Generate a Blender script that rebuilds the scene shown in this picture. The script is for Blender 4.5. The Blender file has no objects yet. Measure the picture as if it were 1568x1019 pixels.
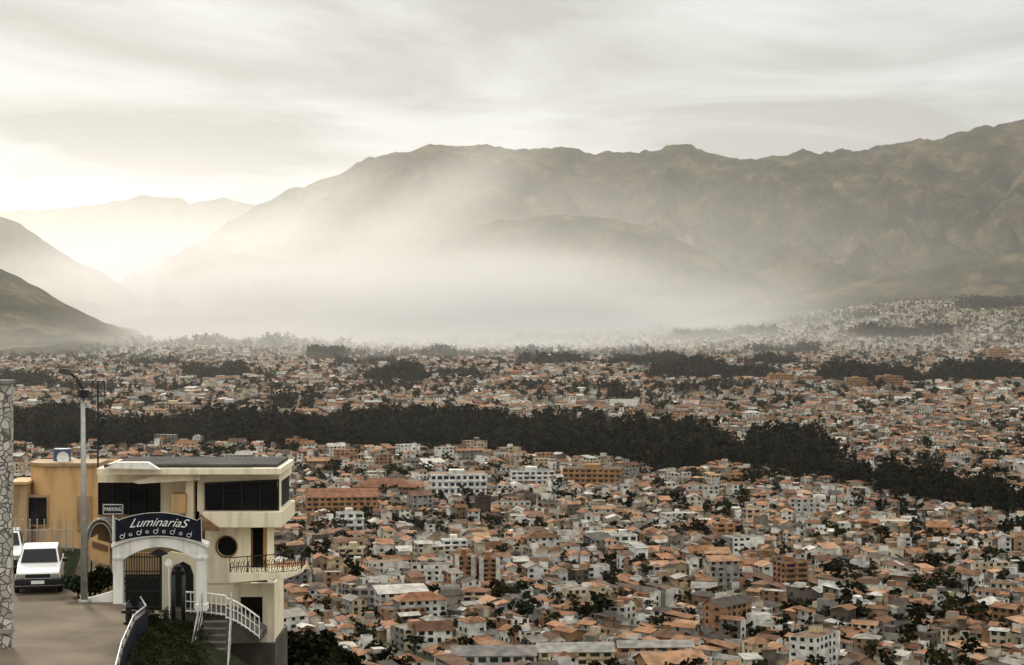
import bpy, bmesh, math, random
import numpy as np
from mathutils import Vector, noise, Matrix
random.seed(7); rng=np.random.default_rng(11)
F=2926.0; CX=784.0; HY=470.0; CZ=130.0
def SX(px,Y): return (px-CX)/F*Y
def SZ(py,Y): return CZ-(py-HY)/F*Y
def GY(py): return CZ*F/(py-HY)
scene=bpy.context.scene
# ---------------- materials
def mat(name,col,rough=.8,var=.15,scale=3.0,metal=0,spec=.3,col2=None,bump=0.0,streak=False):
    m=bpy.data.materials.new(name); m.use_nodes=True
    nt=m.node_tree; b=nt.nodes['Principled BSDF']
    b.inputs['Roughness'].default_value=rough; b.inputs['Metallic'].default_value=metal
    b.inputs['Specular IOR Level'].default_value=spec
    tc=nt.nodes.new('ShaderNodeTexCoord'); n=nt.nodes.new('ShaderNodeTexNoise')
    n.inputs['Scale'].default_value=scale; n.inputs['Detail'].default_value=6
    if streak:
        mp=nt.nodes.new('ShaderNodeMapping'); mp.inputs['Scale'].default_value=(3,3,.5)
        nt.links.new(tc.outputs['Object'],mp.inputs[0]); nt.links.new(mp.outputs[0],n.inputs['Vector'])
    else: nt.links.new(tc.outputs['Object'],n.inputs['Vector'])
    r=nt.nodes.new('ShaderNodeValToRGB')
    r.color_ramp.elements[0].position=.3; r.color_ramp.elements[1].position=.7 if not streak else .52
    c2=col2 or [c*(1-var*2) for c in col]
    r.color_ramp.elements[0].color=(*c2,1); r.color_ramp.elements[1].color=(*[min(1,c*(1+var*.5)) for c in col],1)
    nt.links.new(n.outputs['Fac'],r.inputs['Fac']); nt.links.new(r.outputs['Color'],b.inputs['Base Color'])
    if bump>0:
        bp=nt.nodes.new('ShaderNodeBump'); bp.inputs['Strength'].default_value=bump
        nt.links.new(n.outputs['Fac'],bp.inputs['Height']); nt.links.new(bp.outputs['Normal'],b.inputs['Normal'])
    return m
def attrmat(name,rough=.85,nscale=.6,nlo=.7,spec=.2):
    m=bpy.data.materials.new(name); m.use_nodes=True
    nt=m.node_tree; b=nt.nodes['Principled BSDF']; b.inputs['Roughness'].default_value=rough
    b.inputs['Specular IOR Level'].default_value=spec
    a=nt.nodes.new('ShaderNodeAttribute'); a.attribute_name='col'
    tc=nt.nodes.new('ShaderNodeTexCoord'); n=nt.nodes.new('ShaderNodeTexNoise'); n.inputs['Scale'].default_value=nscale
    n.inputs['Detail'].default_value=3
    nt.links.new(tc.outputs['Object'],n.inputs['Vector'])
    mr=nt.nodes.new('ShaderNodeMapRange'); mr.inputs[1].default_value=.3; mr.inputs[2].default_value=.65
    mr.inputs[3].default_value=nlo; mr.inputs[4].default_value=1.05
    nt.links.new(n.outputs['Fac'],mr.inputs[0])
    mx=nt.nodes.new('ShaderNodeVectorMath'); mx.operation='SCALE'
    nt.links.new(a.outputs['Color'],mx.inputs[0]); nt.links.new(mr.outputs[0],mx.inputs['Scale'])
    nt.links.new(mx.outputs[0],b.inputs['Base Color'])
    return m
def new_obj(name,me,parent=None):
    o=bpy.data.objects.new(name,me); scene.collection.objects.link(o)
    if parent: o.parent=parent
    return o
def empty(name,loc=(0,0,0)):
    e=bpy.data.objects.new(name,None); scene.collection.objects.link(e); e.location=loc; return e
def mesh_np(name,verts,faces4,cols,material,parent=None):
    me=bpy.data.meshes.new(name)
    nv=len(verts); nf=len(faces4)
    me.vertices.add(nv); me.vertices.foreach_set('co',np.asarray(verts,dtype=np.float32).ravel())
    me.loops.add(nf*4); me.loops.foreach_set('vertex_index',np.asarray(faces4,dtype=np.int32).ravel())
    me.polygons.add(nf); me.polygons.foreach_set('loop_start',np.arange(0,nf*4,4,dtype=np.int32))
    try: me.polygons.foreach_set('loop_total',np.full(nf,4,dtype=np.int32))
    except Exception: pass
    me.update(calc_edges=True)
    a=me.attributes.new('col','FLOAT_COLOR','FACE')
    c=np.ones((nf,4),dtype=np.float32); c[:,:3]=cols
    a.data.foreach_set('color',c.ravel())
    me.materials.append(material)
    return new_obj(name,me,parent)
class B:
    def __init__(s): s.v=[]; s.f=[]
    def box(s,x0,x1,y0,y1,z0,z1):
        n=len(s.v)
        s.v+=[(x0,y0,z0),(x1,y0,z0),(x1,y1,z0),(x0,y1,z0),(x0,y0,z1),(x1,y0,z1),(x1,y1,z1),(x0,y1,z1)]
        s.f+=[tuple(n+i for i in q) for q in [(0,3,2,1),(4,5,6,7),(0,1,5,4),(1,2,6,5),(2,3,7,6),(3,0,4,7)]]
        return s
    def pbox(s,p0,p1,t,b,Y,d):
        return s.box(SX(p0,Y),SX(p1,Y),Y,Y+d,SZ(b,Y),SZ(t,Y))
    def prism(s,pts,Y,d):
        n=len(s.v);k=len(pts)
        w=[(SX(a,Y),SZ(b,Y)) for a,b in pts]
        s.v+=[(x,Y,z) for x,z in w]+[(x,Y+d,z) for x,z in w]
        s.f.append(tuple(n+i for i in range(k))); s.f.append(tuple(n+k+i for i in reversed(range(k))))
        for i in range(k):
            j=(i+1)%k; s.f.append((n+i,n+k+i,n+k+j,n+j))
        return s
    def tube(s,p,q,r,r2=None,k=8):
        p=Vector(p);q=Vector(q);r2=r if r2 is None else r2
        d=(q-p).normalized(); a=d.orthogonal().normalized(); b=d.cross(a); n=len(s.v)
        for c,rr in ((p,r),(q,r2)):
            for i in range(k):
                t=2*math.pi*i/k; s.v.append(tuple(c+a*math.cos(t)*rr+b*math.sin(t)*rr))
        for i in range(k):
            j=(i+1)%k; s.f.append((n+i,n+j,n+k+j,n+k+i))
        s.f.append(tuple(n+i for i in reversed(range(k)))); s.f.append(tuple(n+k+i for i in range(k)))
        return s
    def path(s,pts,r,k=8):
        for a,b in zip(pts[:-1],pts[1:]): s.tube(a,b,r,k=k)
        return s
    def quad(s,*p):
        n=len(s.v); s.v+=[tuple(q) for q in p]; s.f.append(tuple(range(n,n+len(p)))); return s
    def done(s,name,m,parent=None,bevel=0,smooth=False):
        me=bpy.data.meshes.new(name); me.from_pydata(s.v,[],s.f); me.materials.append(m)
        bm=bmesh.new(); bm.from_mesh(me); bmesh.ops.recalc_face_normals(bm,faces=bm.faces); bm.to_mesh(me); bm.free()
        o=new_obj(name,me,parent)
        if smooth:
            for p in me.polygons: p.use_smooth=True
        if bevel:
            md=o.modifiers.new('bev','BEVEL'); md.width=bevel; md.segments=2; md.limit_method='ANGLE'
        return o
def sst(a,b,x):
    t=np.clip((x-a)/(b-a),0,1); return t*t*(3-2*t)
# ---------------- terrain
def zt(X,Y):
    X=np.asarray(X,float);Y=np.asarray(Y,float)
    dx=np.maximum(0,X+16); dy=np.maximum(0,Y-82)
    d=np.sqrt(dx*dx+dy*dy)
    z=112*np.exp(-(d/170)**1.3)
    r=sst(4200,9500,Y)*sst(0.0,.25,X/np.maximum(Y,1))*170
    r=r+sst(2800,6000,Y)*6*np.sin(X/310+1)*np.sin(Y/520)
    r=r+sst(4500,9000,Y)*22*np.sin(X/470+.3)*np.sin(Y/900+X/900)
    return z+r
def build_terrain():
    ys=np.concatenate([np.linspace(-400,150,40),np.geomspace(160,24000,190)])
    xs=np.sign(np.linspace(-1,1,181))*np.abs(np.linspace(-1,1,181))**2.2*15000
    XX,YY=np.meshgrid(xs,ys); ZZ=zt(XX,YY)
    v=np.stack([XX,YY,ZZ],-1).reshape(-1,3); nx=len(xs); ny=len(ys)
    i=np.arange(nx-1)[None,:]+nx*np.arange(ny-1)[:,None]; i=i.ravel()
    f=np.stack([i,i+1,i+1+nx,i+nx],1)
    o=mesh_np('ground',v,f,np.ones((len(f),3)),M_ground)
    o.data.polygons.foreach_set('use_smooth',[True]*len(f))
M_ground=mat('valley_ground',(.12,.098,.06),.95,col2=(.035,.037,.02),scale=.02)
nd=[n for n in M_ground.node_tree.nodes if n.type=='TEX_NOISE'][0]; nd.inputs['Detail'].default_value=10; nd.inputs['Roughness'].default_value=.7
build_terrain()
# ---------------- mountains
def mountain_mat(name,a,b,c):
    m=bpy.data.materials.new(name); m.use_nodes=True; nt=m.node_tree; bs=nt.nodes['Principled BSDF']
    bs.inputs['Roughness'].default_value=1; bs.inputs['Specular IOR Level'].default_value=0
    tc=nt.nodes.new('ShaderNodeTexCoord')
    n=nt.nodes.new('ShaderNodeTexNoise'); n.inputs['Scale'].default_value=.004; n.inputs['Detail'].default_value=12; n.inputs['Roughness'].default_value=.74
    nt.links.new(tc.outputs['Object'],n.inputs['Vector'])
    r=nt.nodes.new('ShaderNodeValToRGB'); e=r.color_ramp.elements
    e[0].position=.4;e[0].color=(*a,1);e[1].position=.64;e[1].color=(*c,1); k=e.new(.52);k.color=(*b,1)
    nt.links.new(n.outputs['Fac'],r.inputs['Fac']); nt.links.new(r.outputs['Color'],bs.inputs['Base Color'])
    return m
M_mt=mountain_mat('mountain_grassland',(.010,.012,.006),(.045,.040,.021),(.14,.10,.055))
def mountain(name,pts,D,foot,back,amp,m,seed=0,zb=-20,pw=1.25,step=4):
    px=np.arange(pts[0][0],pts[-1][0]+1,step); py=np.interp(px,[p[0] for p in pts],[p[1] for p in pts])
    k=np.array([1,3,1])/5; pp=np.pad(py,1,mode='edge'); py=np.convolve(pp,k,'valid')
    rows=[(foot+(D-foot)*t,t,0) for t in np.linspace(0,1,90)]+[(D+(back-D)*t,1-t,1) for t in np.linspace(.06,1,18)]
    v=[];nx=len(px)
    for (Y,t,side) in rows:
        for i in range(nx):
            X=SX(px[i],D); zr=SZ(py[i],D)
            w=noise.noise(Vector((X/900+seed,Y/900,3.1)))*420
            g=noise.ridged_multi_fractal(Vector(((X+w)/760+seed,(Y)/1700,seed*1.7)),.9,2.1,5,1.0,2.0)-1.1
            g2=noise.ridged_multi_fractal(Vector(((X+w*.6)/230+seed,(Y+w)/420,seed)),1.0,2.1,4,1.0,2.0)-1.1
            h=noise.fractal(Vector((X/90+seed,Y/150,.4)),.8,2.1,4)
            prof=t**pw
            env=math.sin(math.pi*min(1,max(0,t)))**.8 if t<1 else 0
            z=zb+(zr-zb)*prof+env*amp*(g+.36*g2)+ (env*.14+.085)*amp*h
            if side: z=min(z, zb+(zr-zb)*(1-.6*(1-t)))
            v.append((X,Y,z))
    nr=len(rows)
    i=(np.arange(nx-1)[None,:]+nx*np.arange(nr-1)[:,None]).ravel()
    f=np.stack([i,i+1,i+1+nx,i+nx],1)
    o=mesh_np(name,v,f,np.ones((len(f),3)),m); o.data.polygons.foreach_set('use_smooth',[True]*len(f)); return o
mountain('mountain_range',[(-250,600),(60,560),(200,470),(300,385),(345,345),(390,316),(440,291),(450,287),(465,289),(480,280),(520,266),(545,252),(562,240),(575,239),(600,236),(640,229),(660,220),(672,218),(690,225),(740,222),(790,229),(830,228),(862,224),(885,230),(910,236),(930,233),(945,235),(965,233),(980,237),(985,230),(1010,230),(1025,222),(1048,220),(1070,227),(1100,236),(1130,243),(1160,245),(1180,238),(1200,240),(1230,229),(1245,235),(1255,237),(1285,228),(1320,231),(1345,222),(1365,221),(1390,215),(1430,213),(1450,205),(1475,202),(1500,193),(1520,194),(1540,187),(1568,184),(1700,170),(2000,230)],11800,8300,15500,215,M_mt,1)
mountain('mountain_spur',[(160,500),(230,445),(300,402),(370,388),(450,400),(560,400),(640,380),(700,350),(745,342),(760,336),(800,338),(830,329),(900,332),(950,338),(1000,352),(1050,372),(1100,405),(1180,440),(1300,470)],9600,7600,11000,140,M_mt,5)
mountain('distant_mountain',[(-200,330),(100,320),(200,305),(215,298),(250,303),(275,301),(290,313),(305,310),(340,302),(390,314),(500,330),(900,330)],21000,17000,26000,200,M_mt,9)
mountain('mountain_slope',[(-500,240),(-200,280),(-80,310),(0,333),(30,343),(60,362),(90,385),(120,402),(160,420),(200,448),(240,480),(300,520)],8600,6600,10500,110,M_mt,13)
mountain('foothill',[(-500,330),(-200,370),(-60,400),(0,412),(30,424),(60,440),(90,460),(130,482),(165,508),(200,530)],6000,4900,7200,45,M_mt,17,step=3)
mountain('foothill',[(900,520),(1000,470),(1060,452),(1120,445),(1200,452),(1270,440),(1340,425),(1400,418),(1470,400),(1520,396),(1568,385),(1700,370),(1900,390)],9000,7700,10500,60,M_mt,23)
# ---------------- houses
Lx=[-500,20,180,350,500,650,800,950,1020,1150,1280,1400,1500,1568,1900]
Ly=[690,686,690,684,688,694,700,712,730,722,746,768,784,794,850]
Ux=[-500,20,180,420,500,570,700,900,1000,1080,1130,1240,1300,1400,1568,1900]
Uy=[653,654,661,668,666,653,660,666,678,695,710,694,722,744,776,832]
def pxof(X,Y): return CX+F*X/Y
def pyof(X,Y): return HY+F*(CZ-zt(X,Y))/Y
def in_belt(X,Y):
    a=pxof(X,Y); b=pyof(X,Y); w=3*np.sin(X/37)+2*np.sin(X/13+Y/50)
    return (b<np.interp(a,Lx,Ly)+w)&(b>np.interp(a,Ux,Uy)+w)
clumps=[(1090,579,95,5,28,1),(1340,586,90,5,28,1),(1500,583,80,5,30,1),(330,577,50,6,26,.8),(610,584,52,6,24,.8),(955,613,25,3,26,1),(435,628,18,3,30,.8),(472,628,10,3,30,.8),(30,590,45,6,26,1),(705,580,40,5,22,.6),(500,551,28,3,28,1),
 (350,534,190,3,30,.5),(800,545,240,3,24,.3),(620,548,160,3,24,.3),(1000,560,120,3,22,.4),(1250,520,120,3,22,.4),(180,600,120,3,20,.4),(1460,505,90,3,25,.4),(1180,720,60,5,16,.4),(985,735,20,3,14,.6),(380,700,40,4,14,.5),(1130,600,260,4,16,.25),(700,600,300,4,16,.25),(1450,720,50,6,14,.3),(1530,840,50,10,9,.5),(1130,845,35,5,8,.5),(900,900,25,8,9,.4),(700,780,25,5,9,.4),(600,880,20,8,9,.4),(1330,500,60,2,22,.5),(880,500,60,2,22,.4),(1200,545,60,2,26,.5),
 (1380,535,80,2,28,.7),(1100,530,90,2,24,.6),(980,520,60,2,24,.5),(1520,520,60,2,26,.7),(850,560,60,2,24,.6),(560,560,50,2,24,.6),(230,560,50,2,24,.5),(1180,560,50,2,22,.5),(700,525,200,2,26,.5)]
def in_clump(X,Y):
    a=pxof(X,Y); b=pyof(X,Y); r=np.zeros(X.shape,bool)
    for c in clumps:
        if c[5]>=.8: r|=((a-c[0])/c[2])**2+((b-c[1])/c[3])**2<1
    return r
HV=[];HF=[];HC=[]
def q4(p,c):
    n=len(HV); HV.extend(p); HF.append((n,n+1,n+2,n+3)); HC.append(c)
WALL=[((.77,.74,.66),9),((.64,.56,.43),6),((.40,.27,.17),3.5),((.33,.30,.25),2.5),((.54,.43,.27),3),((.31,.18,.10),2.5),((.15,.125,.10),3),((.82,.80,.75),6)]
ROOF=[((.34,.165,.088),6),((.25,.125,.068),5),((.16,.088,.055),6),((.41,.235,.135),3.5),((.30,.27,.23),3),((.10,.085,.07),5),((.56,.52,.46),2.5),((.32,.09,.055),.2)]
FLAT=[((.28,.25,.21),2.5),((.13,.115,.10),3.5),((.48,.44,.38),2),((.24,.15,.10),2)]
def pick(T):
    c=random.choices([t[0] for t in T],[t[1] for t in T])[0]; k=random.uniform(.65,1.1); return tuple(min(.85,x*k) for x in c)
def house(x,y,z0,w,d,h,ang,detail,flat=None,wc=None,rc=None):
    ca,sa=math.cos(ang),math.sin(ang)
    def P(u,v,z): return (x+u*ca-v*sa,y+u*sa+v*ca,z0+z)
    wc=wc or pick(WALL); rc=rc or pick(ROOF); a,b=w/2,d/2
    C=[(-a,-b),(a,-b),(a,b),(-a,b)]
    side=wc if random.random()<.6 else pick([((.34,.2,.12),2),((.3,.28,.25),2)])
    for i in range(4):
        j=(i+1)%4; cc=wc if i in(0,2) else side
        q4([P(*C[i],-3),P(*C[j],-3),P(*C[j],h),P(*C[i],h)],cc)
    t=random.random()
    if flat is None: flat=t<.33
    if flat:
        fc=pick(FLAT)
        q4([P(-a,-b,h-.35),P(a,-b,h-.35),P(a,b,h-.35),P(-a,b,h-.35)],fc)
        if detail and random.random()<.7:
            u,v=random.uniform(-a*.5,a*.5),random.uniform(-b*.5,b*.5); s=random.uniform(1,2.2);hh=random.uniform(1.3,2.6)
            D=[(u-s,v-s),(u+s,v-s),(u+s,v+s),(u-s,v+s)]; cc=pick(WALL)
            for i in range(4):
                j=(i+1)%4; q4([P(*D[i],h-.3),P(*D[j],h-.3),P(*D[j],h+hh),P(*D[i],h+hh)],cc)
            q4([P(*D[k],h+hh) for k in range(4)],pick(ROOF))
    else:
        e=.6; p=random.uniform(.16,.30)
        A,Bb=a+e,b+e; r=min(A,Bb)*p*1.6; k1=random.uniform(.8,1)
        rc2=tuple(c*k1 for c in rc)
        o=random.uniform(-.3,.3)
        if random.random()<.6:
            if w>=d:
                m=Bb*o
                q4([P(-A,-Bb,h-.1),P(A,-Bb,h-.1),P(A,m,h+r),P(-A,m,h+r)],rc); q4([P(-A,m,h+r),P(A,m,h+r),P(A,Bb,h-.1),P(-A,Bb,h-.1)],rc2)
                for s in(-a,a): q4([P(s,-b,h),P(s,b,h),P(s,m+.01,h+r-.15),P(s,m-.01,h+r-.15)],wc)
            else:
                m=A*o
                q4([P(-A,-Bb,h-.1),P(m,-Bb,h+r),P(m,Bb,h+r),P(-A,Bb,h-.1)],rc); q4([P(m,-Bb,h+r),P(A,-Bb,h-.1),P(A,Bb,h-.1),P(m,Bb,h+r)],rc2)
                for s in(-b,b): q4([P(-a,s,h),P(a,s,h),P(m+.01,s,h+r-.15),P(m-.01,s,h+r-.15)],wc)
        elif random.random()<.45:
            q4([P(-A,-Bb,h-.1),P(A,-Bb,h-.1),P(A,Bb,h+r),P(-A,Bb,h+r)],rc)
            q4([P(-a,b,h),P(a,b,h),P(a,b,h+r-.1),P(-a,b,h+r-.1)],wc)
        else:
            g=max(0,A-Bb); g2=max(0,Bb-A)
            T=[(-g,-g2),(g,-g2),(g,g2),(-g,g2)]; E=[(-A,-Bb),(A,-Bb),(A,Bb),(-A,Bb)]
            for i in range(4):
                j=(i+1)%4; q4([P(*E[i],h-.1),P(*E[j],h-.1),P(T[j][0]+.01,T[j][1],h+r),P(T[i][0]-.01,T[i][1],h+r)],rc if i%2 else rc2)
    if detail:
        nf=max(1,int(h/2.6)); wd=(.025,.023,.021)
        for fl in range(nf):
            zz=fl*2.7+.9
            for side in range(4):
                L=w if side%2==0 else d; n=max(1,int(L/3.2))
                nx,ny=[(0,-1),(1,0),(0,1),(-1,0)][side]
                if nx*sa+ny*ca>0.3: continue
                for k in range(n):
                    if random.random()<.2: continue
                    c=-L/2+(k+.5)*L/n; s=random.uniform(.5,1.15); hh=random.uniform(1.1,1.7); o=.04
                    if nx==0: v=ny*(b+o); pts=[(c-s,v),(c+s,v)]
                    else: u=nx*(a+o); pts=[(u,c-s),(u,c+s)]
                    k2=random.uniform(.6,1.6)
                    q4([P(*pts[0],zz),P(*pts[1],zz),P(*pts[1],zz+hh),P(*pts[0],zz+hh)],tuple(q*k2 for q in wd))
M_house=attrmat('house_walls_and_roofs',.9,.3,.5,.1)
foot=[]
def landmark(name,p0,p1,top,base,wall,roofc,ang=0,depth=None,kind='grid',floors=None,pitched=False):
    global HV,HF,HC
    Y=GY(base); w=(p1-p0)/F*Y; h=(base-top)/F*Y; X=SX((p0+p1)/2,Y); depth=depth or w*.5
    w=w/(abs(math.cos(ang))+abs(math.sin(ang))*depth/max(w,1)) 
    foot.append((X,Y+depth/2,math.hypot(w,depth)/2+3))
    sv=(HV,HF,HC); HV=[];HF=[];HC=[]
    hh=h if not pitched else h*.85
    x,y=X,Y+depth/2; ca,sa=math.cos(ang),math.sin(ang)
    house(x,y,0,w,depth,hh,ang,False,flat=not pitched,wc=wall,rc=roofc)
    def P(u,v,z): return (x+u*ca-v*sa,y+u*sa+v*ca,z)
    def bx(u0,u1,v0,v1,z0,z1,c):
        C=[(u0,v0),(u1,v0),(u1,v1),(u0,v1)]
        for i in range(4):
            j=(i+1)%4; q4([P(*C[i],z0),P(*C[j],z0),P(*C[j],z1),P(*C[i],z1)],c)
        q4([P(*k,z1) for k in C],c)
    fl=floors or max(2,round(hh/3)); fh=hh/fl
    n=max(2,int(w/4)); nd=max(1,int(depth/4)); dk=(.025,.024,.022)
    for f in range(fl):
        z=f*fh+fh*.32
        for k in range(n):
            c=-w/2+(k+.5)*w/n; s=w/n*random.uniform(.22,.4); q4([P(c-s,-depth/2-.06,z),P(c+s,-depth/2-.06,z),P(c+s,-depth/2-.06,z+fh*.5),P(c-s,-depth/2-.06,z+fh*.5)],tuple(q*random.uniform(.6,2.5) for q in dk))
        for k in range(nd):
            c=-depth/2+(k+.5)*depth/nd; s=depth/nd*.3
            for sd in(-1,1):
                u=sd*(w/2+.06); q4([P(u,c-s,z),P(u,c+s,z),P(u,c+s,z+fh*.5),P(u,c-s,z+fh*.5)],dk)
        if kind!='plain': bx(-w/2-.35,w/2+.35,-depth/2-.5,-depth/2+.1,f*fh-.12,f*fh+.22,tuple(c*.85 for c in wall))
    if kind=='tower':
        for u in(-w/2,w/2-w*.2): bx(u,u+w*.2,-depth/2-.7,-depth/2+.3,0,hh+.5,(.62,.58,.5))
    if not pitched:
        bx(-w*.15,w*.12,-depth*.1,depth*.3,hh-.4,hh+2.3,tuple(c*.9 for c in wall))
        bx(-w/2-.2,w/2+.2,-depth/2-.2,-depth/2,hh-.3,hh+.6,tuple(min(.8,c*1.05) for c in wall))
    mesh_np(name,HV,HF,HC,M_house)
    HV,HF,HC=sv
OR=(.43,.23,.105);BR=(.33,.17,.09);WH=(.78,.76,.7);CR=(.60,.49,.32);RT=(.26,.12,.07);GR=(.30,.28,.25)
LM=[('brick_apartment_block',463,578,756,792,OR,RT,.12,22,'grid',4,True),('brick_apartment_block',540,640,742,766,BR,RT,-.1,20,'grid',3,True),
('apartment_tower',692,727,852,905,BR,RT,.1,16,'tower',7,False),('apartment_tower',729,765,856,907,BR,RT,.1,16,'tower',7,False),
('brick_apartment_tower',1189,1238,862,913,BR,RT,.35,12,'grid',6,False),('white_apartment_block',780,850,722,750,WH,GR,.05,22,'grid',4,False),
('brick_apartment_block',862,958,718,748,OR,RT,-.15,25,'grid',4,False),('dark_office_tower',727,751,760,798,(.07,.05,.04),GR,.3,8,'plain',6,False),
('white_apartment_block',655,745,727,768,WH,GR,.08,25,'grid',4,False),('brick_apartment_tower',1094,1126,802,832,OR,RT,.1,12,'grid',4,False),
('white_house',512,556,786,815,WH,GR,.2,12,'grid',3,False),('white_house',1060,1101,896,923,WH,GR,-.15,10,'grid',3,True),('brick_house',1114,1146,726,744,OR,RT,.1,12,'grid',3,False),
('white_apartment_block',935,976,820,842,WH,GR,.1,12,'grid',2,False),('brick_house',435,471,673,692,OR,RT,.1,14,'grid',3,False),
('white_apartment_block',674,716,828,858,WH,GR,.15,12,'grid',4,False),('white_house',780,816,899,927,WH,GR,.12,10,'grid',3,True),('brick_house',704,746,902,930,CR,RT,.0,10,'grid',3,True),
('concrete_frame_building',536,605,903,938,GR,GR,-.2,14,'grid',3,False),('long_school_building',822,940,992,1032,CR,GR,.05,12,'grid',3,True),('brick_office_building',945,1062,985,1024,OR,GR,.06,10,'grid',3,True),
('warehouse',690,820,998,1035,(.5,.48,.43),(.22,.20,.18),.05,14,'plain',2,True),
('brick_housing_complex',1178,1215,574,590,OR,RT,.05,30,'grid',5,False),('brick_housing_complex',1222,1262,577,592,BR,GR,-.1,30,'grid',5,False),('brick_housing_complex',1296,1330,579,598,OR,RT,-.05,30,'grid',5,False),('brick_housing_complex',1345,1383,576,596,BR,GR,.1,30,'grid',5,False),('brick_housing_complex',1515,1545,535,552,OR,RT,0,40,'grid',5,False),('hospital_building',232,290,618,634,CR,GR,.1,40,'grid',4,False),('white_warehouse',935,975,620,629,WH,GR,0,30,'plain',1,True),
('cream_apartment_block',1298,1340,925,955,WH,GR,.1,12,'grid',3,False),('brick_apartment_tower',1138,1165,780,810,CR,RT,.2,9,'grid',4,False),('cream_house',518,560,840,865,CR,RT,-.1,12,'grid',3,False)]
for l in LM: landmark(*l)
foot=np.array(foot)
def gen(y0,y1,cell,su,rows,period,keep,detail,wsc=1.0):
    half=.33*y1+60
    cs=[]
    yy=y0-cell
    while yy<y1+cell:
        xx=-half
        while xx<half:
            if abs(xx)<.34*yy+cell*1.5: cs.append((xx+random.uniform(-.35,.35)*cell,yy+random.uniform(-.35,.35)*cell))
            xx+=cell
        yy+=cell
    cs=np.array(cs); n=0
    for ci,c in enumerate(cs):
        ang=random.choice([.2,-.3,.5,.1,-.1,.8,-.6])+random.uniform(-.15,.15)
        R=cell*1.0
        us=np.arange(-R,R,su); ks=np.arange(-R,R,period)
        U=[];V=[]
        for k in ks:
            for r in rows:
                o=random.uniform(0,su)
                uu=us+o; skip=np.abs(((uu+1000)%95)-47)<44
                uu=uu[skip]; U.append(uu); V.append(np.full(len(uu),k+r)); 
        U=np.concatenate(U);V=np.concatenate(V)
        V=V+12*np.sin(U/60+ci)
        U=U+rng.uniform(-1.8,1.8,len(U)); V=V+rng.uniform(-2.8,2.8,len(V))
        X=c[0]+U*math.cos(ang)-V*math.sin(ang); Y=c[1]+U*math.sin(ang)+V*math.cos(ang)
        m=(Y>y0)&(Y<=y1)&(np.abs(X)<.33*Y+50)
        X=X[m];Y=Y[m]
        if len(X)==0: continue
        d=(X[:,None]-cs[:,0])**2+(Y[:,None]-cs[:,1])**2
        m=(np.argmin(d,1)==ci)&~in_belt(X,Y)&~in_clump(X,Y)
        X=X[m];Y=Y[m]
        if len(X)==0: continue
        d=np.sqrt((X[:,None]-foot[:,0])**2+(Y[:,None]-foot[:,1])**2)
        m=(d>foot[:,2]).all(1)&(rng.random(len(X))<keep(X,Y))
        X=X[m];Y=Y[m]; Z=zt(X,Y)
        for x,y,z in zip(X,Y,Z):
            aa=ang+random.gauss(0,.12)
            if random.random()<.028:
                w=random.uniform(12,22); dd=random.uniform(9,13); h=random.choice((8,8,8,10.6,13.3))
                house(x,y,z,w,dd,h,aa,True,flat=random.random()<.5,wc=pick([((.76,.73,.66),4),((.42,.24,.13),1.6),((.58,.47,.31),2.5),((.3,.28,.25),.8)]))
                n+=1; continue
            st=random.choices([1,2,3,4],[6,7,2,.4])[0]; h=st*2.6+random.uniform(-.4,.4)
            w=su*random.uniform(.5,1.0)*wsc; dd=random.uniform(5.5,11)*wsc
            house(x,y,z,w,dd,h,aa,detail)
            if detail:
                for _ in range(random.choice((0,1,1,2,3))):
                    u=random.uniform(-.6,.6)*w; v=random.uniform(-.75,.75)*dd; ww=random.uniform(2.2,5.5)
                    house(x+math.cos(aa)*u-math.sin(aa)*v,y+math.sin(aa)*u+math.cos(aa)*v,z,ww,random.uniform(2.5,6),random.uniform(2.2,max(2.8,h+1)),aa,False)
            n+=1
    return n
n1=gen(560,2300,230,8.8,(0,11),27,lambda X,Y:np.clip(.86+.25*np.sin(X/57+Y/91)*np.sin(X/83-Y/47),.4,1),True)
mesh_np('city_houses',HV,HF,HC,M_house); HV=[];HF=[];HC=[]
def kf(X,Y):
    b=.80-.66*sst(3600,6300,Y)
    nn=np.sin(X/230+Y/410)*np.sin(X/170-Y/300)
    return np.clip(b*(1+nn*.75),.02,1)*(Y<8400)*np.where((pxof(X,Y)<230),(Y<4700),1)
n2=gen(2300,8400,420,12.0,(0,14),34,kf,False,1.15)
mesh_np('distant_city_houses',HV,HF,HC,M_house)
print('houses',n1,n2)
# ---------------- trees
def leafcloud(n,lumps,size,r):
    L=np.array(lumps); wts=L[:,3]**2*L[:,4]; idx=r.choice(len(L),n,p=wts/wts.sum())
    d=r.normal(size=(n,3)); d/=np.linalg.norm(d,axis=1)[:,None]; rad=r.random(n)**.4
    c=L[idx,:3]+d*rad[:,None]*np.stack([L[idx,3],L[idx,3],L[idx,4]],1)
    a=r.normal(size=(n,3)); a/=np.linalg.norm(a,axis=1)[:,None]
    b=np.cross(a,r.normal(size=(n,3))); b/=np.linalg.norm(b,axis=1)[:,None]
    s=size*r.uniform(.6,1.3,n)[:,None]
    q=np.stack([c-a*s-b*s*.3,c-b*s*.7+a*s*.2,c+a*s+b*s*.2,c+b*s*.8-a*s*.1],1)
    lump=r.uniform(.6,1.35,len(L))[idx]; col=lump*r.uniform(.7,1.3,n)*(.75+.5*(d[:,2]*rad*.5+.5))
    return q,col
def limb(p,q,r0,r1):
    p=np.array(p,float);q=np.array(q,float); d=q-p; d/=np.linalg.norm(d); a=np.cross(d,[.3,.9,.1]); a/=np.linalg.norm(a); b=np.cross(d,a)
    C=[a,b,-a,-b]; return [np.array([p+C[i]*r0,p+C[(i+1)%4]*r0,q+C[(i+1)%4]*r1,q+C[i]*r1]) for i in range(4)]
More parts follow.
